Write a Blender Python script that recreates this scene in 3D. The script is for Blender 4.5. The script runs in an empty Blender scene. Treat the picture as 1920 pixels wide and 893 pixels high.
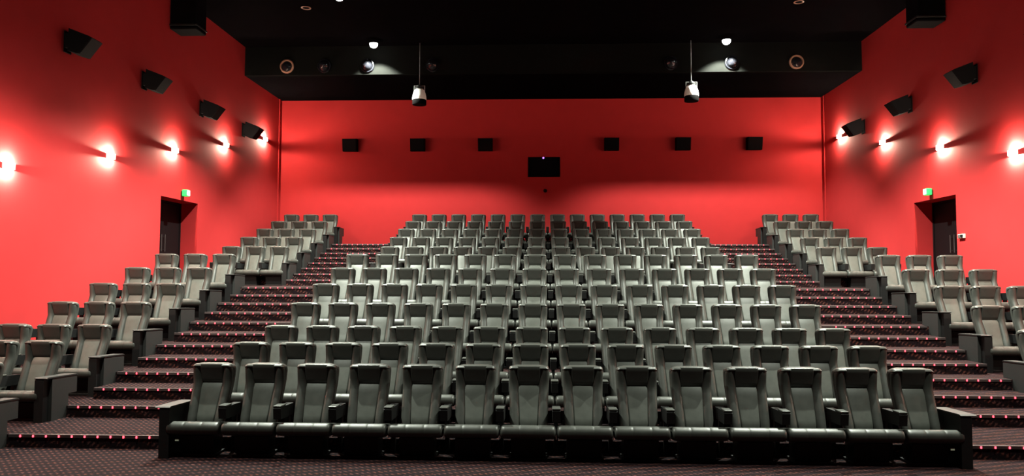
import bpy, bmesh, math, random
from mathutils import Vector, Matrix
random.seed(7)
scene = bpy.context.scene
col = scene.collection

# ------------------------------------------------------------------ camera, world, exposure
F_PX, IMG_W = 1400.0, 1920.0
CAM = Vector((-0.152, 0.0, 1.986))
YAW, PITCH, ROLL = 0.04103, 0.05432, 0.00306
cam_data = bpy.data.cameras.new('camera')
cam_data.sensor_fit = 'HORIZONTAL'
cam_data.sensor_width = 36.0
cam_data.lens = F_PX / IMG_W * 36.0
cam_data.clip_start, cam_data.clip_end = 0.05, 200
cam = bpy.data.objects.new('camera', cam_data)
col.objects.link(cam)
rot = Matrix.Rotation(YAW, 3, 'Z') @ Matrix.Rotation(math.pi / 2 + PITCH, 3, 'X') @ Matrix.Rotation(ROLL, 3, 'Z')
cam.matrix_world = Matrix.Translation(CAM) @ rot.to_4x4()
scene.camera = cam

world = bpy.data.worlds.new('world')
scene.world = world
world.use_nodes = True
world.node_tree.nodes['Background'].inputs[0].default_value = (0.0, 0.0, 0.0, 1)
world.node_tree.nodes['Background'].inputs[1].default_value = 0.0
vs = scene.view_settings
vs.view_transform = 'Standard'
vs.look = 'None'
vs.exposure = 0.0
vs.gamma = 1.0
vs.use_curve_mapping = False

# light levels (each lamp is created in its own builder below)
SCONCE_W = 225.0
SCONCE_FRONT_W = 14.0   # through the frosted front of the shade
SCONCE_COL = (1.0, 0.80, 0.60)
DOWN_W = 6000.0
DOWN_AIM = (0.30, 0.06, 0.06, 0.16, 0.60)   # tilt towards the rear, from the rear pair forward
DOWN_LEVEL = (0.8, 1.3, 1.3, 0.85, 0.38)
DOWN_CONE = (101, 101, 101, 101, 98)
DOWN_BLEND = (.45, .45, .5, .5, .6)
DOWN_COL = (0.93, 1.0, 0.86)

# ------------------------------------------------------------------ measured layout (metres)
S = 0.6153            # seat pitch
E_ = 0.1496           # one step
ROW = 1.12
D1 = 8.727            # front row, top of the backs
GAP = 2.156           # cross aisle
LEV = [0, 1, 2, 4, 6, 8, 10, 12, 14, 16, 18, 20]
ROWD = [D1 + k * ROW + (GAP if k >= 7 else 0) for k in range(12)]
NOSE = {1: 8.598}
for L in range(2, 13): NOSE[L] = 9.679 + (L - 2) * ROW / 2
for L in range(13, 21): NOSE[L] = 17.955 + (L - 13) * ROW / 2
W = 8.62              # half width of the hall
DB = 23.65            # back wall
FRONT = -5.0
ZC, ZS, DBULK = 8.55, 7.73, 20.62
XIN, XOUT = 4.42, 6.39     # aisle between central and side blocks
SIDE_X = 8.5 * S + 2.824   # centre of the wall seats

# ------------------------------------------------------------------ materials
def new_mat(name):
    m = bpy.data.materials.new(name); m.use_nodes = True
    return m, m.node_tree, m.node_tree.nodes['Principled BSDF']

def pmat(name, color, rough=0.6, metal=0.0, spec=0.5, noise=0.0, nscale=20.0, bump=0.0, bscale=200.0):
    m, nt, b = new_mat(name)
    b.inputs['Base Color'].default_value = (*color, 1)
    b.inputs['Roughness'].default_value = rough
    b.inputs['Metallic'].default_value = metal
    b.inputs['Specular IOR Level'].default_value = spec
    tc = nt.nodes.new('ShaderNodeTexCoord')
    if noise > 0:
        n = nt.nodes.new('ShaderNodeTexNoise'); n.inputs['Scale'].default_value = nscale; n.inputs['Detail'].default_value = 4
        nt.links.new(tc.outputs['Object'], n.inputs['Vector'])
        r = nt.nodes.new('ShaderNodeValToRGB')
        r.color_ramp.elements[0].position = 0.3; r.color_ramp.elements[1].position = 0.7
        r.color_ramp.elements[0].color = (*[c * (1 - noise) for c in color], 1)
        r.color_ramp.elements[1].color = (*[min(1, c * (1 + noise)) for c in color], 1)
        nt.links.new(n.outputs['Fac'], r.inputs['Fac']); nt.links.new(r.outputs['Color'], b.inputs['Base Color'])
    if bump > 0:
        n2 = nt.nodes.new('ShaderNodeTexNoise'); n2.inputs['Scale'].default_value = bscale; n2.inputs['Detail'].default_value = 3
        nt.links.new(tc.outputs['Object'], n2.inputs['Vector'])
        bp = nt.nodes.new('ShaderNodeBump'); bp.inputs['Strength'].default_value = bump; bp.inputs['Distance'].default_value = 0.002
        nt.links.new(n2.outputs['Fac'], bp.inputs['Height']); nt.links.new(bp.outputs['Normal'], b.inputs['Normal'])
    return m

def emat(name, color, strength, base=(0.02, 0.02, 0.02), sample=False):
    m, nt, b = new_mat(name)
    b.inputs['Base Color'].default_value = (*base, 1)
    b.inputs['Emission Color'].default_value = (*color, 1)
    b.inputs['Emission Strength'].default_value = strength
    if not sample:
        m.cycles.emission_sampling = 'NONE'
    return m

def carpet_mat():
    m, nt, b = new_mat('patterned_carpet')
    N, Lk = nt.nodes, nt.links
    geo = N.new('ShaderNodeNewGeometry')
    sep = N.new('ShaderNodeSeparateXYZ'); Lk.new(geo.outputs['Position'], sep.inputs[0])
    def mth(op, a, c=None):
        n = N.new('ShaderNodeMath'); n.operation = op
        for i, v in enumerate((a, c)):
            if v is None: continue
            if isinstance(v, (int, float)): n.inputs[i].default_value = v
            else: Lk.new(v, n.inputs[i])
        return n.outputs[0]
    yz = mth('SUBTRACT', sep.outputs['Y'], sep.outputs['Z'])
    u = mth('MULTIPLY', mth('ADD', sep.outputs['X'], mth('MULTIPLY', yz, 0.9)), 2 * math.pi / 0.072)
    v = mth('MULTIPLY', mth('SUBTRACT', yz, mth('MULTIPLY', sep.outputs['X'], 0.35)), 2 * math.pi / 0.13)
    dash = mth('MULTIPLY', mth('ADD', mth('SINE', u), 0.9), mth('ADD', mth('SINE', v), 0.9))
    w2 = mth('MULTIPLY', mth('SUBTRACT', sep.outputs['X'], yz), 2 * math.pi / 0.27)
    hue = mth('ADD', mth('MULTIPLY', mth('SINE', w2), 0.5), 0.5)
    nz = N.new('ShaderNodeTexNoise'); nz.inputs['Scale'].default_value = 45; nz.inputs['Detail'].default_value = 5
    Lk.new(geo.outputs['Position'], nz.inputs['Vector'])
    fac = mth('ADD', mth('MULTIPLY', dash, 0.20), mth('ADD', mth('MULTIPLY', mth('SUBTRACT', nz.outputs['Fac'], 0.5), 1.9), 0.10))
    r = N.new('ShaderNodeValToRGB')
    el = r.color_ramp.elements
    el[0].position, el[0].color = 0.12, (0.005, 0.0022, 0.003, 1)
    el[1].position, el[1].color = 0.85, (0.082, 0.034, 0.027, 1)
    k = el.new(0.42); k.color = (0.014, 0.0052, 0.006, 1)
    Lk.new(fac, r.inputs['Fac'])
    mx = N.new('ShaderNodeMixRGB'); mx.blend_type = 'MULTIPLY'; mx.inputs[0].default_value = 0.55
    r2 = N.new('ShaderNodeValToRGB')
    r2.color_ramp.elements[0].color = (1.0, 0.62, 0.50, 1); r2.color_ramp.elements[1].color = (0.75, 0.70, 0.95, 1)
    Lk.new(hue, r2.inputs['Fac'])
    Lk.new(r.outputs['Color'], mx.inputs[1]); Lk.new(r2.outputs['Color'], mx.inputs[2])
    Lk.new(mx.outputs[0], b.inputs['Base Color'])
    b.inputs['Roughness'].default_value = 0.95
    b.inputs['Specular IOR Level'].default_value = 0.1
    bp = N.new('ShaderNodeBump'); bp.inputs['Strength'].default_value = 0.4; bp.inputs['Distance'].default_value = 0.004
    n3 = N.new('ShaderNodeTexNoise'); n3.inputs['Scale'].default_value = 260
    Lk.new(geo.outputs['Position'], n3.inputs['Vector']); Lk.new(n3.outputs['Fac'], bp.inputs['Height']); Lk.new(bp.outputs['Normal'], b.inputs['Normal'])
    return m

M = {}
M['leather'] = pmat('black_leather', (0.036, 0.037, 0.033), 0.40, spec=0.35, noise=0.18, nscale=9, bump=0.25, bscale=320)
M['leather_lit'] = pmat('black_leather_lit_pad', (0.060, 0.063, 0.055), 0.46, spec=0.35, noise=0.15, nscale=12, bump=0.2, bscale=350)  # same black leather, colour lightened for the ceiling light the leaning pads catch
M['plastic'] = pmat('black_plastic', (0.005, 0.005, 0.0053), 0.55, spec=0.25, noise=0.15, nscale=30)
M['panel'] = pmat('charcoal_end_panel', (0.010, 0.0095, 0.009), 0.6, noise=0.15, nscale=14)
M['steel'] = pmat('brushed_steel', (0.45, 0.45, 0.43), 0.35, metal=0.9, noise=0.1)
M['carpet'] = carpet_mat()
M['nosing'] = pmat('dark_metal_nosing', (0.05, 0.035, 0.035), 0.5, metal=0.4, noise=0.1)
M['led'] = emat('red_led', (1.0, 0.045, 0.07), 6.0)
M['wall'] = pmat('red_wall_paint', (0.36, 0.0165, 0.0180), 0.85, spec=0.2, noise=0.03, nscale=3, bump=0.08, bscale=60)
M['black_ceiling'] = pmat('black_ceiling_paint', (0.0022, 0.0018, 0.0021), 0.95, spec=0.0, noise=0.2, nscale=4)
M['bulkhead'] = pmat('charcoal_bulkhead_paint', (0.0045, 0.0046, 0.0043), 0.95, spec=0.0, noise=0.1, nscale=4)
M['curtain'] = pmat('black_front_wall', (0.01, 0.01, 0.01), 0.95)
M['speaker'] = pmat('black_speaker_vinyl', (0.0025, 0.0022, 0.0025), 0.8, spec=0.02, noise=0.2, nscale=40)
M['grille'] = pmat('black_speaker_grille', (0.0025, 0.0025, 0.003), 0.8, spec=0.05, bump=0.6, bscale=500)
M['gloss'] = pmat('glossy_black_ball', (0.006, 0.006, 0.008), 0.12, spec=0.6)
M['ring'] = pmat('bronze_nozzle_ring', (0.24, 0.12, 0.08), 0.5, noise=0.1)
M['white_enamel'] = pmat('white_enamel', (0.78, 0.80, 0.76), 0.35, noise=0.03)
M['sconce'] = pmat('sconce_white_metal', (0.65, 0.62, 0.58), 0.4, noise=0.05)
M['sconce_glass'] = emat('sconce_frosted_shade', (1.0, 0.86, 0.66), 3.0, (0.8, 0.8, 0.78))
M['sconce_lens'] = emat('sconce_lens_glow', (1.0, 0.88, 0.66), 30.0, (0.8, 0.8, 0.8))
M['down_lens'] = emat('downlight_lens_glow', (0.96, 1.0, 0.92), 40.0, (0.8, 0.8, 0.8))
M['door'] = pmat('black_door_paint', (0.005, 0.0035, 0.004), 0.5, spec=0.1, noise=0.1)
M['glass'] = pmat('dark_booth_glass', (0.004, 0.004, 0.006), 0.08, spec=0.5, noise=0.05)
M['exit_green'] = emat('exit_sign_green', (0.02, 0.85, 0.14), 1.1, (0.0, 0.3, 0.05))
M['exit_white'] = emat('exit_sign_white', (0.62, 1.0, 0.72), 2.2, (0.7, 0.9, 0.7))
M['purple'] = emat('purple_projector_glow', (0.32, 0.12, 1.0), 4.0)
M['tag'] = pmat('pale_green_tag', (0.62, 0.72, 0.55), 0.4, noise=0.05)
M['beige'] = pmat('beige_switch_plastic', (0.62, 0.52, 0.42), 0.4, noise=0.05)

# ------------------------------------------------------------------ mesh helpers
def bm_box(bm, x0, x1, y0, y1, z0, z1, bev=0.0):
    r = bmesh.ops.create_cube(bm, size=1.0)
    vsx = r['verts']
    for v in vsx:
        v.co = Vector((x0 + (v.co.x + .5) * (x1 - x0), y0 + (v.co.y + .5) * (y1 - y0), z0 + (v.co.z + .5) * (z1 - z0)))
    if bev > 0:
        es = list({e for v in vsx for e in v.link_edges})
        bmesh.ops.bevel(bm, geom=es, offset=bev, segments=2, profile=0.5, affect='EDGES')

def bm_prism(bm, poly, axis, a, b):
    """poly: 2-D points; axis 'x': (y,z) extruded over x, 'y': (x,z) extruded over y, 'z': (x,y) over z."""
    def mk(p, t):
        return {'x': (t, p[0], p[1]), 'y': (p[0], t, p[1]), 'z': (p[0], p[1], t)}[axis]
    A = [bm.verts.new(mk(p, a)) for p in poly]; B = [bm.verts.new(mk(p, b)) for p in poly]
    n = len(poly)
    bm.faces.new(A); bm.faces.new(B[::-1])
    for i in range(n):
        bm.faces.new((A[i], B[i], B[(i + 1) % n], A[(i + 1) % n]))

def bm_loft(bm, rings):
    V = [[bm.verts.new(p) for p in r] for r in rings]
    n = len(rings[0])
    for a, b in zip(V, V[1:]):
        for i in range(n):
            bm.faces.new((a[i], a[(i + 1) % n], b[(i + 1) % n], b[i]))
    bm.faces.new(V[0][::-1]); bm.faces.new(V[-1])

def bm_cyl(bm, c0, c1, r0, r1=None, n=20):
    r1 = r0 if r1 is None else r1
    c0, c1 = Vector(c0), Vector(c1)
    d = (c1 - c0).normalized()
    a = d.orthogonal().normalized(); b = d.cross(a)
    bm_loft(bm, [[c + (a * math.cos(t) + b * math.sin(t)) * r for t in [2 * math.pi * i / n for i in range(n)]] for c, r in ((c0, r0), (c1, r1))])

def bm_lathe(bm, prof, n=28):
    """prof (r,z) around z; caps ends."""
    bm_loft(bm, [[(max(r, 1e-4) * math.cos(2 * math.pi * i / n), max(r, 1e-4) * math.sin(2 * math.pi * i / n), z) for i in range(n)] for r, z in prof])

def mesh_of(name, fn, mat, smooth=False, angle=40):
    bm = bmesh.new(); fn(bm)
    bmesh.ops.recalc_face_normals(bm, faces=bm.faces)
    if smooth:
        for f in bm.faces: f.smooth = True
        lim = math.radians(angle)
        for e in bm.edges:
            if len(e.link_faces) == 2 and e.calc_face_angle(0) > lim: e.smooth = False
    me = bpy.data.meshes.new(name); bm.to_mesh(me); bm.free()
    me.materials.append(mat)
    return me

def link(name, me, parent=None, loc=(0, 0, 0), rot=(0, 0, 0)):
    o = bpy.data.objects.new(name, me); col.objects.link(o)
    o.location = loc; o.rotation_euler = rot
    if parent: o.parent = parent
    return o

def obj(name, fn, mat, parent=None, loc=(0, 0, 0), rot=(0, 0, 0), smooth=False, angle=40):
    return link(name, mesh_of(name, fn, mat, smooth, angle), parent, loc, rot)

def tag(o, label=None, cat=None, group=None, kind=None):
    if label: o['label'] = label
    if cat: o['category'] = cat
    if group: o['group'] = group
    if kind: o['kind'] = kind
    return o

def empty(name, loc=(0, 0, 0), rot=(0, 0, 0)):
    o = bpy.data.objects.new(name, None); col.objects.link(o)
    o.location = loc; o.rotation_euler = rot
    o.empty_display_size = 0.1
    return o

def light(name, kind, energy, color, parent, loc, direction, **kw):
    ld = bpy.data.lights.new(name, kind); ld.energy = energy; ld.color = color
    for k, v in kw.items(): setattr(ld, k, v)
    o = bpy.data.objects.new(name, ld); col.objects.link(o)
    o.parent = parent; o.location = loc
    o.rotation_euler = Vector(direction).to_track_quat('-Z', 'Y').to_euler()
    return o

ORD = ['first', 'second', 'third', 'fourth', 'fifth', 'sixth', 'seventh', 'eighth', 'ninth', 'tenth', 'eleventh', 'twelfth',
       'thirteenth', 'fourteenth', 'fifteenth', 'sixteenth', 'seventeenth', 'eighteenth', 'nineteenth', 'twentieth']
SIDES = {-1: 'left', 1: 'right'}

# ------------------------------------------------------------------ the hall
DOOR0, DOOR1, DOORZ = 16.17, 17.95, 3.80
ZL = 12 * E_
tag(obj('floor', lambda bm: bm_box(bm, -W - .5, W + .5, FRONT, DB + .2, -.2, 0), M['carpet']),
    'dark patterned carpet in front of the front row', 'floor', kind='structure')
for sx in (-1, 1):
    def wall_fn(bm, sx=sx):
        a, b = sorted((sx * W, sx * (W + .5)))
        bm_box(bm, a, b, FRONT, DOOR0, 0, ZC + .2)
        bm_box(bm, a, b, DOOR1, DB + .2, 0, ZC + .2)
        bm_box(bm, a, b, DOOR0, DOOR1, DOORZ, ZC + .2)
        bm_box(bm, a, b, DOOR0, DOOR1, 0, ZL)
    tag(obj('wall_' + SIDES[sx], wall_fn, M['wall']), 'red painted side wall with wall lights, %s of the seats' % SIDES[sx], 'wall', kind='structure')
PX0, PX1, PZ0, PZ1 = -.62, .40, 5.22, 5.86
def backwall(bm):
    y0, y1 = DB, DB + .2
    bm_box(bm, -W, PX0, y0, y1, 0, ZS + .3); bm_box(bm, PX1, W, y0, y1, 0, ZS + .3)
    bm_box(bm, PX0, PX1, y0, y1, 0, PZ0); bm_box(bm, PX0, PX1, y0, y1, PZ1, ZS + .3)
tag(obj('wall_back', backwall, M['wall']), 'deep red rear wall behind the top row', 'wall', kind='structure')
tag(obj('wall_front', lambda bm: bm_box(bm, -W, W, FRONT - .2, FRONT, 0, ZC), M['curtain']), 'black wall at the screen end', 'wall', kind='structure')
ce = obj('ceiling', lambda bm: bm_box(bm, -W, W, FRONT, DBULK, ZC, ZC + .2), M['black_ceiling'])
tag(ce, 'black auditorium ceiling with recessed lamps', 'ceiling', kind='structure')
tag(obj('ceiling_bulkhead', lambda bm: bm_box(bm, -W, W, DBULK, DBULK + .12, ZS, ZC + .2), M['bulkhead']), 'black vertical bulkhead where the ceiling steps down', 'bulkhead', kind='structure')
tag(obj('ceiling_soffit', lambda bm: bm_box(bm, -W, W, DBULK + .12, DB, ZS, ZS + .25), M['black_ceiling']), 'black lowered ceiling over the top rows', 'ceiling', kind='structure')
for i, sx in enumerate((-1, 1)):
    a, b = sorted((sx * (W - .02), sx * W))
    t = obj('trim_%d' % (i + 1), lambda bm: bm_box(bm, a, b, DB - .22, DB - .14, 20 * E_, ZS), M['wall'])
    tag(t, 'thin red vertical conduit strip by the %s rear corner' % SIDES[sx], 'trim', kind='structure')

# seating tiers: three blocks across; cross aisle at level 12
risers = {0: None, 1: NOSE[1], 2: NOSE[2], 4: NOSE[4], 6: NOSE[6], 8: NOSE[8], 10: NOSE[10], 12: NOSE[12], 14: NOSE[14], 16: NOSE[16], 18: NOSE[18], 20: NOSE[20]}
lv = [1, 2, 4, 6, 8, 10, 12, 14, 16, 18, 20]
for i, L in enumerate(lv):
    y0 = risers[L]; y1 = risers[lv[i + 1]] if i + 1 < len(lv) else DB
    for nm, xa, xb in (('left side', -W, -XOUT), ('central', -XIN, XIN), ('right side', XOUT, W)):
        def fn(bm):
            bm_box(bm, xa, xb, y0, y1, 0, L * E_)
        t = obj('floor_tier', fn, M['carpet'])
        tag(t, 'carpeted seating tier of the %s block under the %s row' % (nm, ORD[i + 1]), 'floor', kind='structure')

# ------------------------------------------------------------------ aisle steps with red edge lights
led_me = mesh_of('led_light', lambda bm: bm_box(bm, -.009, .009, -.012, 0, -.013, .013, .004), M['led'])
noses = sorted(NOSE)
for sx in (-1, 1):
    for L in noses:
        y0 = NOSE[L]; y1 = NOSE[L + 1] if L < 20 else DB
        x0, x1 = sorted((sx * XIN, sx * XOUT))
        xc = (x0 + x1) / 2
        st = empty('aisle_step', (xc, y0, 0))
        tag(st, '%s carpeted step up the %s aisle, edged with small red lights' % (ORD[L - 1], SIDES[sx]), 'step', 'steps of the %s aisle' % SIDES[sx], 'structure')
        h = (x1 - x0) / 2
        body = mesh_of('step_body', lambda bm: bm_box(bm, -h, h, 0, y1 - y0, 0, L * E_), M['carpet'])
        link('step_body', body, st)
        nos = mesh_of('nosing', lambda bm: bm_box(bm, -h + .005, h - .005, -.012, .022, -.034, .004, .003), M['nosing'])
        link('nosing', nos, st, (0, 0, L * E_))
        # lights run from the outer edge of the aisle inwards
        n = 11 if L == 1 else 10
        for k in range(n):
            xl = sx * (6.24 - k * .154)
            link('led_light', led_me, st, (xl - xc, -.010, L * E_ - .016))

# ------------------------------------------------------------------ cinema seat
# local frame: y=0 is the top of the back, the sitter faces -y, z=0 is the row floor
def prof_y(z):
    pts = [(.28, -.285), (.36, -.255), (.50, -.195), (.64, -.135), (.765, -.080), (.85, -.100), (.97, -.131), (1.0, -.133)]
    if z <= pts[0][0]: return pts[0][1]
    for (a, ya), (b, yb) in zip(pts, pts[1:]):
        if z <= b: return ya + (yb - ya) * (z - a) / (b - a)
    return pts[-1][1]
def shell_y(z):
    pts = [(.28, -.25), (.50, -.165), (.765, -.055), (.90, -.022), (1.0, -.022)]
    if z <= pts[0][0]: return pts[0][1]
    for (a, ya), (b, yb) in zip(pts, pts[1:]):
        if z <= b: return ya + (yb - ya) * (z - a) / (b - a)
    return pts[-1][1]
def rrect(hw, y0, y1, r, n=5):
    """rounded rectangle ring in x,y"""
    r = min(r, hw * .98, (y1 - y0) * .49)
    out = []
    for cx, cy, a0 in ((hw - r, y1 - r, 0), (-hw + r, y1 - r, 90), (-hw + r, y0 + r, 180), (hw - r, y0 + r, 270)):
        for k in range(n):
            a = math.radians(a0 + 90 * k / (n - 1))
            out.append((cx + r * math.cos(a), cy + r * math.sin(a)))
    return out

def backrest_fn(bm):
    rings = []
    for z, hw, f0, th in ((.27, .17, .03, .06), (.29, .195, .01, .075), (.40, .205, .005, .08), (.55, .215, 0, .08), (.70, .225, 0, .08), (.80, .230, 0, .08),
                          (.90, .233, -.01, .075), (.955, .234, -.03, .065), (.968, .233, -.085, .06), (.980, .229, -.108, .052), (.988, .220, -.106, .042), (.994, .204, -.096, .028), (.998, .170, -.074, .010)):
        sy = shell_y(z)
        ring = []
        for x, y in rrect(hw, sy + f0, sy + th, .03):
            zz = z - (.030 * abs(x / .237) ** 2.6 if z > .93 else 0)
            ring.append((x, y, zz))
        rings.append(ring)
    bm_loft(bm, rings)

def bolster_fn(bm, sx):
    rings = []
    zs = [.285, .30, .33, .40, .50, .60, .70, .765, .83, .90, .955, .974, .983]
    for i, z in enumerate(zs):
        sc = {0: .55, 1: .8, 2: .95, len(zs) - 3: .95, len(zs) - 2: .8, len(zs) - 1: .5}.get(i, 1)
        t = (z - .28) / .69
        cx = sx * (.150 + .024 * t)
        # smoother than the pads: the wings only lean a little forward at the top
        cy = (prof_y(z) * .55 + (shell_y(z) - .03) * .45) + .022
        rx, ry = .060 * sc, .056 * sc
        ring = []
        for k in range(16):
            a = 2 * math.pi * k / 16
            ca, sa = math.cos(a), math.sin(a)
            ex = math.copysign(abs(ca) ** .8, ca) * rx; ey = math.copysign(abs(sa) ** .8, sa) * ry
            ring.append((cx + ex, cy + ey + (.018 if ex * sx < 0 else 0) * abs(ca), z))
        rings.append(ring)
    bm_loft(bm, rings)

def pad_fn(bm, z0, z1, hw0, hw1, crown):
    rings = []
    n = 9
    for i in range(n + 1):
        t = i / n; z = z0 + (z1 - z0) * t
        hw = hw0 + (hw1 - hw0) * t
        e = min(1, min(t, 1 - t) * 9 + .35)
        y = prof_y(min(max(z, z0 + .004), z1 - .004))
        rings.append([(x, yy, z) for x, yy in rrect(hw * (.97 + .03 * e), y - crown * e + (1 - e) * .012, y + .06, .016)])
    bm_loft(bm, rings)

def cushion_fn(bm):
    sec = [(-.20, .25), (-.20, .325), (-.215, .338), (-.30, .352), (-.42, .376), (-.50, .392), (-.535, .392), (-.565, .380), (-.583, .355), (-.590, .325),
           (-.585, .292), (-.565, .266), (-.53, .250), (-.48, .240), (-.35, .232), (-.215, .236)]
    cy = sum(p[0] for p in sec) / len(sec); cz = sum(p[1] for p in sec) / len(sec)
    hw = .298
    xs = [(-hw, .55), (-hw + .004, .76), (-hw + .012, .90), (-hw + .028, .98), (-hw + .05, 1.0)]
    for g in (-.1, .1):
        xs += [(g - .03, 1.005), (g - .007, 1.0), (g, .972), (g + .007, 1.0), (g + .03, 1.005)]
    xs += [(hw - .05, 1.0), (hw - .028, .98), (hw - .012, .90), (hw - .004, .76), (hw, .55)]
    rings = []
    for x, s in xs:
        sy = 1 - (1 - s) * .45
        rings.append([(x, cy + (y - cy) * sy, cz + (z - cz) * s) for y, z in sec])
    bm_loft(bm, rings)

def arm_fn(bm):
    # arm box tapering to the front with its post
    bm_prism(bm, [(-.505, .425), (-.13, .415), (-.10, .545), (-.50, .560), (-.520, .545)], 'x', -.043, .043)
    bm_box(bm, -.024, .024, -.197, -.138, 0, .50)
def armpad_fn(bm):
    bm_box(bm, -.046, .046, -.520, -.36, .556, .576, .007)
def pedestal_fn(bm):
    bm_prism(bm, [(-.42, .03), (-.22, .03), (-.20, .23), (-.46, .228)], 'x', -.19, .19)
    bm_box(bm, -.21, .21, -.46, -.18, 0, .03, .006)
def panel_fn(bm):      # upholstered outer board facing the aisle
    bm_prism(bm, [(-.47, 0), (-.135, 0), (-.135, .305), (.04, .305), (.04, .515), (.015, .535), (-.45, .545), (-.47, .53)], 'x', .062, .108)
def panel_core_fn(bm):  # black arm box on its inner side
    bm_prism(bm, [(-.575, 0), (-.135, 0), (-.135, .40), (-.10, .535), (-.55, .548), (-.575, .53)], 'x', -.052, .062)
def paneltop_fn(bm):
    bm_prism(bm, [(-.578, .545), (-.55, .549), (-.10, .536), (.03, .530), (.045, .522), (.045, .532), (.025, .546), (-.55, .566), (-.582, .556)], 'x', -.056, .112)
def bracket_fn(bm):
    bm_box(bm, -.006, .006, -.48, -.20, .235, .29, .002)

ME = {
    'backrest': mesh_of('backrest', backrest_fn, M['leather'], True, 55),
    'bolster_l': mesh_of('side_bolster', lambda bm: bolster_fn(bm, -1), M['leather'], True, 60),
    'bolster_r': mesh_of('side_bolster', lambda bm: bolster_fn(bm, 1), M['leather'], True, 60),
    'headrest': mesh_of('headrest', lambda bm: pad_fn(bm, .768, .982, .128, .136, .004), M['leather'], True, 50),
    'back_pad': mesh_of('back_pad', lambda bm: pad_fn(bm, .33, .766, .100, .126, .010), M['leather_lit'], True, 50),
    'cushion': mesh_of('seat_cushion', cushion_fn, M['leather'], True, 60),
    'arm': mesh_of('armrest', arm_fn, M['plastic']),
    'arm_pad': mesh_of('arm_pad', armpad_fn, M['leather']),
    'pedestal': mesh_of('pedestal', pedestal_fn, M['plastic']),
    'panel': mesh_of('end_panel', panel_fn, M['panel']),
    'panel_core': mesh_of('arm_box', panel_core_fn, M['plastic']),
    'panel_top': mesh_of('panel_cap', paneltop_fn, M['panel']),
    'bracket': mesh_of('hinge_bracket', bracket_fn, M['steel']),
    'tag': mesh_of('row_tag', lambda bm: bm_box(bm, -.022, .022, -.004, .004, -.012, .012, .003), M['tag']),
}

def make_seat(x, row, label, group, arms):
    """arms: list of (offset side, 'arm' | 'panel')"""
    r = empty('cinema_seat', (x, ROWD[row], LEV[row] * E_))
    tag(r, label, 'seat', group)
    link('seat_cushion', ME['cushion'], r)
    b = link('backrest', ME['backrest'], r)
    link('side_bolster', ME['bolster_l'], b); link('side_bolster', ME['bolster_r'], b)
    link('headrest', ME['headrest'], b); link('back_pad', ME['back_pad'], b)
    link('pedestal', ME['pedestal'], r)
    for s, kind in arms:
        if kind == 'arm':
            a = link('armrest', ME['arm'], r, (s * S / 2, 0, 0)); link('arm_pad', ME['arm_pad'], a)
            link('hinge_bracket', ME['bracket'], r, (s * S / 2, 0, 0))
        else:
            a = link('end_panel', ME['panel'], r, (s * S / 2, 0, 0)); link('panel_cap', ME['panel_top'], a); link('arm_box', ME['panel_core'], a)
            if s < 0: a.scale.x = -1
            if row == 0 and abs(x) < 5:
                link('row_tag', ME['tag'], r, (s * .17, -.56, .20))
    return r

ROWN = ['front', 'second', 'third', 'fourth', 'fifth', 'sixth', 'seventh', 'eighth', 'ninth', 'tenth', 'eleventh', 'top']
for k in range(12):
    rn = ROWN[k] + ' row'
    for j in range(14):
        arms = [(1, 'panel' if j == 13 else 'arm')] + ([(-1, 'panel')] if j == 0 else [])
        pos = ORD[j] + ' from the left' if j < 7 else (ORD[13 - j] + ' from the right')
        make_seat((j - 6.5) * S, k, 'black leather cinema seat, %s in the %s of the central block' % (pos, rn),
                  'central block, ' + rn, arms)
    for sx in (-1, 1):
        for j in range(3):
            x = sx * (SIDE_X - j * S)
            nm = ('wall', 'middle', 'aisle')[j]
            if sx < 0:
                arms = [(1, 'panel' if j == 2 else 'arm')] + ([(-1, 'arm')] if j == 0 else [])
            else:
                arms = [(-1, 'panel' if j == 2 else 'arm')] + ([(1, 'arm')] if j == 0 else [])
            # rows cut off by the frame: the front rows beside the walls are out of view
            if k == 0 and j == 0: continue
            make_seat(x, k, 'black leather cinema seat, %s seat of the %s in the %s side block' % (nm, rn, SIDES[sx]),
                      '%s side block, %s' % (SIDES[sx], rn), arms)

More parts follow.
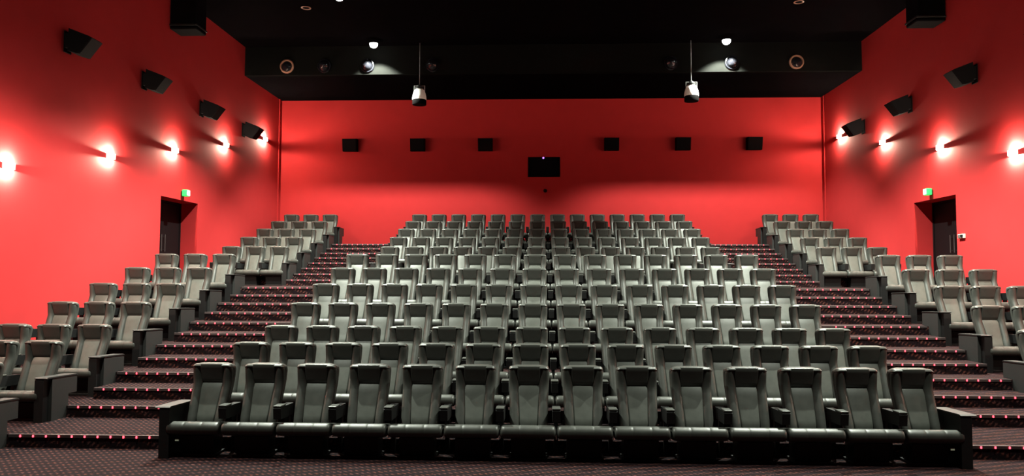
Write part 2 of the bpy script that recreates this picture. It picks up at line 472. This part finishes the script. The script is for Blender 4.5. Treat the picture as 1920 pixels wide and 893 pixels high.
# ------------------------------------------------------------------ doors, signs, switch
for i, sx in enumerate((-1, 1)):
    y0, y1 = DOOR0, DOOR1
    d = empty('door_%d' % (i + 1), (sx * (W + .45), (y0 + y1) / 2, ZL))
    tag(d, 'black double exit door recessed in the %s red wall' % SIDES[sx], 'door', kind='structure')
    hw, hh = (y1 - y0) / 2, DOORZ - ZL
    def frame(bm):
        bm_box(bm, -.04, .04, -hw, -hw + .05, 0, hh); bm_box(bm, -.04, .04, hw - .05, hw, 0, hh); bm_box(bm, -.04, .04, -hw + .05, hw - .05, hh - .05, hh)
    obj('door_frame', frame, M['door'], d)
    for s2 in (-1, 1):
        a, b = sorted((s2 * .004, s2 * (hw - .055)))
        lf = obj('door_leaf', lambda bm: bm_box(bm, -.025, .025, a, b, .005, hh - .055, .003), M['door'], d)
        obj('push_handle', lambda bm: (bm_cyl(bm, (-sx * .07, s2 * .08, .80), (-sx * .07, s2 * .08, 1.2), .012, n=10),
                                       bm_box(bm, *sorted((-sx * .075, 0)), s2 * .08 - .008, s2 * .08 + .008, .84, .86),
                                       bm_box(bm, *sorted((-sx * .075, 0)), s2 * .08 - .008, s2 * .08 + .008, 1.14, 1.16)), M['nosing'], lf)
    # exit sign above the opening
    s = empty('exit_sign', (sx * W, 17.14, 3.97))
    tag(s, 'small glowing green exit sign above the door in the %s wall' % SIDES[sx], 'exit sign', 'exit signs over the doors')
    obj('wall_bracket', lambda bm: bm_box(bm, *sorted((-sx * .03, 0)), -.05, .05, -.05, .05, .004), M['plastic'], s)
    obj('sign_box', lambda bm: bm_box(bm, *sorted((-sx * .03, -sx * .15)), -.075, .075, -.075, .075, .012), M['exit_green'], s)
    f = obj('sign_face', lambda bm: bm_box(bm, *sorted((-sx * .148, -sx * .160)), -.062, .062, -.062, .062, .003), M['exit_white'], s)
    def man(bm):   # running figure and arrow
        q = -sx * .1615
        bm_box(bm, *sorted((q, q + sx * .003)), -.012, .004, .028, .044)
        bm_prism(bm, [(-.014, .024), (.004, .024), (.008, -.008), (-.010, -.008)], 'x', q, q + sx * .003)
        bm_prism(bm, [(-.010, -.008), (-.030, -.040), (-.022, -.044), (.000, -.010)], 'x', q, q + sx * .003)
        bm_prism(bm, [(.000, -.008), (.022, -.022), (.020, -.044), (.012, -.044), (.012, -.026), (-.006, -.012)], 'x', q, q + sx * .003)
        bm_prism(bm, [(.004, .020), (.026, .004), (.022, -.002), (.002, .012)], 'x', q, q + sx * .003)
    obj('running_figure', man, M['exit_green'], f)

sw = empty('wall_switch', (W, 15.95, 2.90))
tag(sw, 'small pale switch box on the right wall beside the door', 'switch')
obj('back_box', lambda bm: bm_box(bm, -.045, 0, -.11, .11, -.045, .045, .006), M['beige'], sw)
for k in range(2):
    obj('rocker', lambda bm: bm_box(bm, -.056, -.043, -.085 + k * .09, -.005 + k * .09, -.03, .03, .004), M['steel'] if k else M['plastic'], sw)

# ------------------------------------------------------------------ sconces on the side walls
def sconce_shell(bm):
    n = 16
    def arc(r): return [(r * math.sin(math.pi * i / n), r * -math.cos(math.pi * i / n)) for i in range(n + 1)]
    o_, i_ = arc(.11), arc(.098)
    poly = o_ + i_[::-1]
    bm_prism(bm, poly, 'z', -.048, .048)
ME['sconce_shell'] = mesh_of('shade', sconce_shell, M['sconce_glass'], True, 50)
ME['sconce_plate'] = mesh_of('back_plate', lambda bm: bm_box(bm, 0, .010, -.115, .115, -.048, .048, .003), M['sconce'])
def half_disc(bm, z0, z1):
    n = 14
    bm_prism(bm, [(.012 + .084 * math.sin(math.pi * i / n), -.095 * math.cos(math.pi * i / n)) for i in range(n + 1)], 'z', z0, z1)
ME['sconce_lens_up'] = mesh_of('lens', lambda bm: half_disc(bm, .022, .030), M['sconce_lens'])
ME['sconce_lens_dn'] = mesh_of('lens', lambda bm: half_disc(bm, -.030, -.022), M['sconce_lens'])
SC_D = [8.66, 11.40, 14.16, 16.68, 19.42, 22.2]
SC_Z = [3.12, 3.74, 4.35, 4.90, 5.52, 6.20]
for sx in (-1, 1):
    for k, (d, z) in enumerate(zip(SC_D, SC_Z)):
        r = empty('wall_sconce', (sx * W, d, z), (0, 0, math.pi if sx > 0 else 0))
        tag(r, 'glowing half-round wall light on the %s wall, %s from the rear corner' % (SIDES[sx], ORD[5 - k]), 'wall light', 'wall lights on the %s wall' % SIDES[sx])
        link('back_plate', ME['sconce_plate'], r); link('shade', ME['sconce_shell'], r)
        link('lens', ME['sconce_lens_up'], r); link('lens', ME['sconce_lens_dn'], r)
        light('lamp', 'AREA', SCONCE_FRONT_W, SCONCE_COL, r, (.125, 0, 0), (1, 0, 0), shape='RECTANGLE', size=.16, size_y=.08)
        for sz in (-1, 1):
            light('lamp', 'POINT', SCONCE_W, SCONCE_COL, r, (.060, 0, sz * .042), (0, 0, 1), shadow_soft_size=.006)

# ------------------------------------------------------------------ loudspeakers
def spk_cab(bm): bm_prism(bm, [(.13, .20), (.50, .055), (.545, .02), (.325, -.255), (.28, -.25), (.12, -.20)], 'y', -.17, .17)
def spk_grille(bm): bm_prism(bm, [(.536, .030), (.552, .020), (.336, -.262), (.322, -.252)], 'y', -.155, .155)
def spk_plate(bm): bm_box(bm, 0, .02, -.10, .10, -.20, .18, .004)
def spk_arm(bm): bm_box(bm, .02, .15, -.03, .03, -.05, .08); bm_box(bm, .05, .16, -.14, .14, -.14, .12, .004)
ME['spk_cab'] = mesh_of('cabinet', spk_cab, M['speaker']); ME['spk_grille'] = mesh_of('grille', spk_grille, M['grille'])
ME['spk_plate'] = mesh_of('wall_plate', spk_plate, M['speaker']); ME['spk_arm'] = mesh_of('bracket', spk_arm, M['speaker'])
for sx in (-1, 1):
    for k, d in enumerate((12.76, 15.33, 18.0, 20.6)):
        r = empty('wall_speaker', (sx * W, d, 6.17), (0, 0, math.pi if sx > 0 else 0))
        tag(r, 'black loudspeaker tilted down on the %s wall, %s from the rear corner' % (SIDES[sx], ORD[3 - k]), 'speaker', 'loudspeakers on the %s wall' % SIDES[sx])
        link('wall_plate', ME['spk_plate'], r); link('bracket', ME['spk_arm'], r)
        link('grille', ME['spk_grille'], link('cabinet', ME['spk_cab'], r))
rear_names = ['nearest the left rear corner', 'second from the left rear corner', 'left of the projection window',
              'right of the projection window', 'second from the right rear corner', 'nearest the right rear corner']
def rs_cab(bm): bm_prism(bm, [(-.06, .20), (-.36, .17), (-.28, -.22), (-.06, -.20)], 'x', -.225, .225)
def rs_grille(bm): bm_prism(bm, [(-.358, .165), (-.374, .160), (-.294, -.215), (-.279, -.215)], 'x', -.21, .21)
ME['rs_cab'] = mesh_of('cabinet', rs_cab, M['speaker']); ME['rs_grille'] = mesh_of('grille', rs_grille, M['grille'])
ME['rs_plate'] = mesh_of('wall_plate', lambda bm: (bm_box(bm, -.10, .10, -.02, 0, -.10, .10, .003), bm_box(bm, -.04, .04, -.07, -.02, -.06, .06)), M['speaker'])
for x, nm in zip((-6.30, -4.13, -1.97, 2.02, 4.25, 6.46), rear_names):
    r = empty('wall_speaker', (x, DB, 6.24))
    tag(r, 'black box loudspeaker on the rear wall, ' + nm, 'speaker', 'loudspeakers on the rear wall')
    link('wall_plate', ME['rs_plate'], r); link('grille', ME['rs_grille'], link('cabinet', ME['rs_cab'], r))

# ------------------------------------------------------------------ projection window
pw = empty('window_1', ((PX0 + PX1) / 2, DB, PZ0))
tag(pw, 'dark projection booth window in the rear wall', 'window', kind='structure')
pwx, pwz = (PX1 - PX0) / 2, PZ1 - PZ0
def pframe(bm):
    for a in ((-pwx, -pwx + .03, 0, pwz), (pwx - .03, pwx, 0, pwz), (-pwx + .03, pwx - .03, 0, .03), (-pwx + .03, pwx - .03, pwz - .03, pwz)):
        bm_box(bm, a[0], a[1], -.015, .12, a[2], a[3])
obj('window_frame', pframe, M['speaker'], pw)
obj('pane', lambda bm: bm_box(bm, -pwx + .03, pwx - .03, .05, .06, .03, pwz - .03), M['glass'], pw)
pj = empty('indicator_light', (-.13, DB - .015, 5.825))
tag(pj, 'tiny violet light at the top of the projection window', 'indicator light')
obj('housing', lambda bm: bm_cyl(bm, (0, 0, 0), (0, -.03, 0), .032, n=14), M['plastic'], pj)
obj('lens', lambda bm: bm_cyl(bm, (0, -.03, 0), (0, -.036, 0), .030, n=14), M['purple'], pj)
sk = empty('wall_sensor', (-.07, DB, 4.78))
tag(sk, 'small dark sensor on the rear wall below the projection window', 'sensor')
obj('base_plate', lambda bm: bm_cyl(bm, (0, 0, 0), (0, -.015, 0), .06, n=16), M['door'], sk)
obj('dome', lambda bm: bm_cyl(bm, (0, -.015, 0), (0, -.05, 0), .045, .02, n=16), M['door'], sk)

# ------------------------------------------------------------------ ceiling downlights
DL_Z = 8.42
for sx in (-1, 1):
    for k, d in enumerate((20.05, 16.55, 13.1, 9.65, 6.2)):
        r = empty('ceiling_downlight', (sx * 4.80, d, ZC))
        tag(r, 'bright white ceiling spotlight above the %s aisle, %s from the rear bulkhead' % (SIDES[sx], ORD[k]), 'ceiling light', 'ceiling spotlights')
        z = DL_Z - ZC
        obj('mounting_plate', lambda bm: bm_cyl(bm, (0, 0, 0), (0, 0, -.02), .10, n=24), M['speaker'], r)
        obj('housing', lambda bm: bm_cyl(bm, (0, 0, -.02), (0, 0, z + .01), .125, .135, n=24), M['speaker'], r, smooth=True)
        obj('lens', lambda bm: bm_lathe(bm, [(.112, z + .012), (.112, z - .005), (.105, z - .04), (.085, z - .075), (.05, z - .098), (.0, z - .106)], 24), M['down_lens'], r, smooth=True)
        light('lamp', 'SPOT', DOWN_W * DOWN_LEVEL[k], DOWN_COL, r, (0, 0, z - .12), (0, DOWN_AIM[k], -1), spot_size=math.radians(DOWN_CONE[k]), spot_blend=DOWN_BLEND[k], shadow_soft_size=.06)

# small round ceiling plates between the lamps
for sx in (-1, 1):
    r = empty('ceiling_vent', (sx * 5.9, 17.6, ZC))
    tag(r, 'small round vent flush in the black ceiling, %s side' % SIDES[sx], 'vent', 'round ceiling vents')
    obj('rim', lambda bm: bm_lathe(bm, [(.10, 0), (.12, -.006), (.12, -.012), (.10, -.018), (.09, -.008)], 24), M['ring'], r, smooth=True)
    obj('core', lambda bm: bm_lathe(bm, [(.0, -.004), (.08, -.004), (.08, -.010), (.0, -.014)], 20), M['speaker'], r)

# ------------------------------------------------------------------ air nozzles on the bulkhead
for x, nm in ((-7.4, 'nearest the left wall'), (-6.33, 'second from the left wall'), (-5.1, 'below the left ceiling lamp'), (-3.25, 'inward of the left ceiling lamp'),
              (3.4, 'inward of the right ceiling lamp'), (5.08, 'below the right ceiling lamp'), (6.84, 'nearest the right wall')):
    r = empty('air_nozzle', (x, DBULK, 7.98))
    tag(r, 'round black ball air nozzle in the bulkhead, ' + nm, 'air nozzle', 'air nozzles in the rear bulkhead')
    def ringfn(bm):
        n = 28
        def ring(rr, y): return [(rr * math.cos(2 * math.pi * i / n), y, rr * math.sin(2 * math.pi * i / n)) for i in range(n)]
        prof = [(.145, 0), (.20, 0), (.205, -.02), (.19, -.05), (.165, -.055), (.15, -.03)]
        V = [[bm.verts.new(p) for p in ring(a, b)] for a, b in prof]
        for a, b in zip(V, V[1:] + V[:1]):
            for i in range(n): bm.faces.new((a[i], a[(i + 1) % n], b[(i + 1) % n], b[i]))
    inner = abs(x) < 6.5
    obj('rim', ringfn, M['gloss'] if inner else M['ring'], r, smooth=True)
    def ball(bm):
        bmesh.ops.create_uvsphere(bm, u_segments=24, v_segments=14, radius=.16)
        for v in bm.verts: v.co.y = v.co.y * (1.25 if inner else .5) - .0
        bmesh.ops.bisect_plane(bm, geom=bm.verts[:] + bm.edges[:] + bm.faces[:], plane_co=(0, 0, 0), plane_no=(0, 1, 0), clear_outer=True)
        bmesh.ops.holes_fill(bm, edges=bm.edges[:])
    obj('ball', ball, M['gloss'], r, smooth=True)

# ------------------------------------------------------------------ pendant lamps in front of the bulkhead
for sx, x, z in ((-1, -3.58, 6.80), (1, 3.92, 6.85)):
    r = empty('pendant_lamp', (x, 20.4, z))
    tag(r, 'unlit pendant lamp with white dome hanging below the ceiling, %s of centre' % SIDES[sx], 'pendant lamp', 'white dome pendant lamps')
    obj('rim', lambda bm: bm_lathe(bm, [(.17, 0), (.19, 0), (.195, .02), (.195, .13), (.188, .14), (.165, .13)], 28), M['speaker'], r, smooth=True)
    obj('dome', lambda bm: bm_lathe(bm, [(.196, .14), (.197, .17), (.188, .25), (.168, .33), (.138, .40), (.105, .445), (.09, .45)], 32), M['white_enamel'], r, smooth=True)
    obj('gear_box', lambda bm: (bm_lathe(bm, [(.10, .45), (.125, .455), (.125, .49), (.07, .51), (.06, .55), (.02, .57)], 24)), M['plastic'], r, smooth=True)
    def yoke(bm):
        bm_box(bm, -.155, -.140, -.02, .02, .36, .535); bm_box(bm, .140, .155, -.02, .02, .36, .535); bm_box(bm, -.155, .155, -.02, .02, .525, .54)
    obj('yoke', yoke, M['steel'], r)
    obj('cable', lambda bm: bm_cyl(bm, (0, 0, .56), (0, 0, ZC - z), .008, n=8), M['steel'], r)

# ------------------------------------------------------------------ black duct boxes high on the side walls
for sx in (-1, 1):
    r = empty('hanging_box', (sx * W, 16.55, 0))
    tag(r, 'large black box under the ceiling high on the %s wall' % SIDES[sx], 'box', 'black boxes under the ceiling')
    obj('casing', lambda bm: bm_box(bm, *sorted((-sx * .005, -sx * .62)), -.22, .30, 7.62, ZC - .005, .03), M['speaker'], r)
    obj('flange', lambda bm: bm_box(bm, *sorted((-sx * .005, -sx * .635)), -.235, .315, 7.70, 7.74, .006), M['plastic'], r)
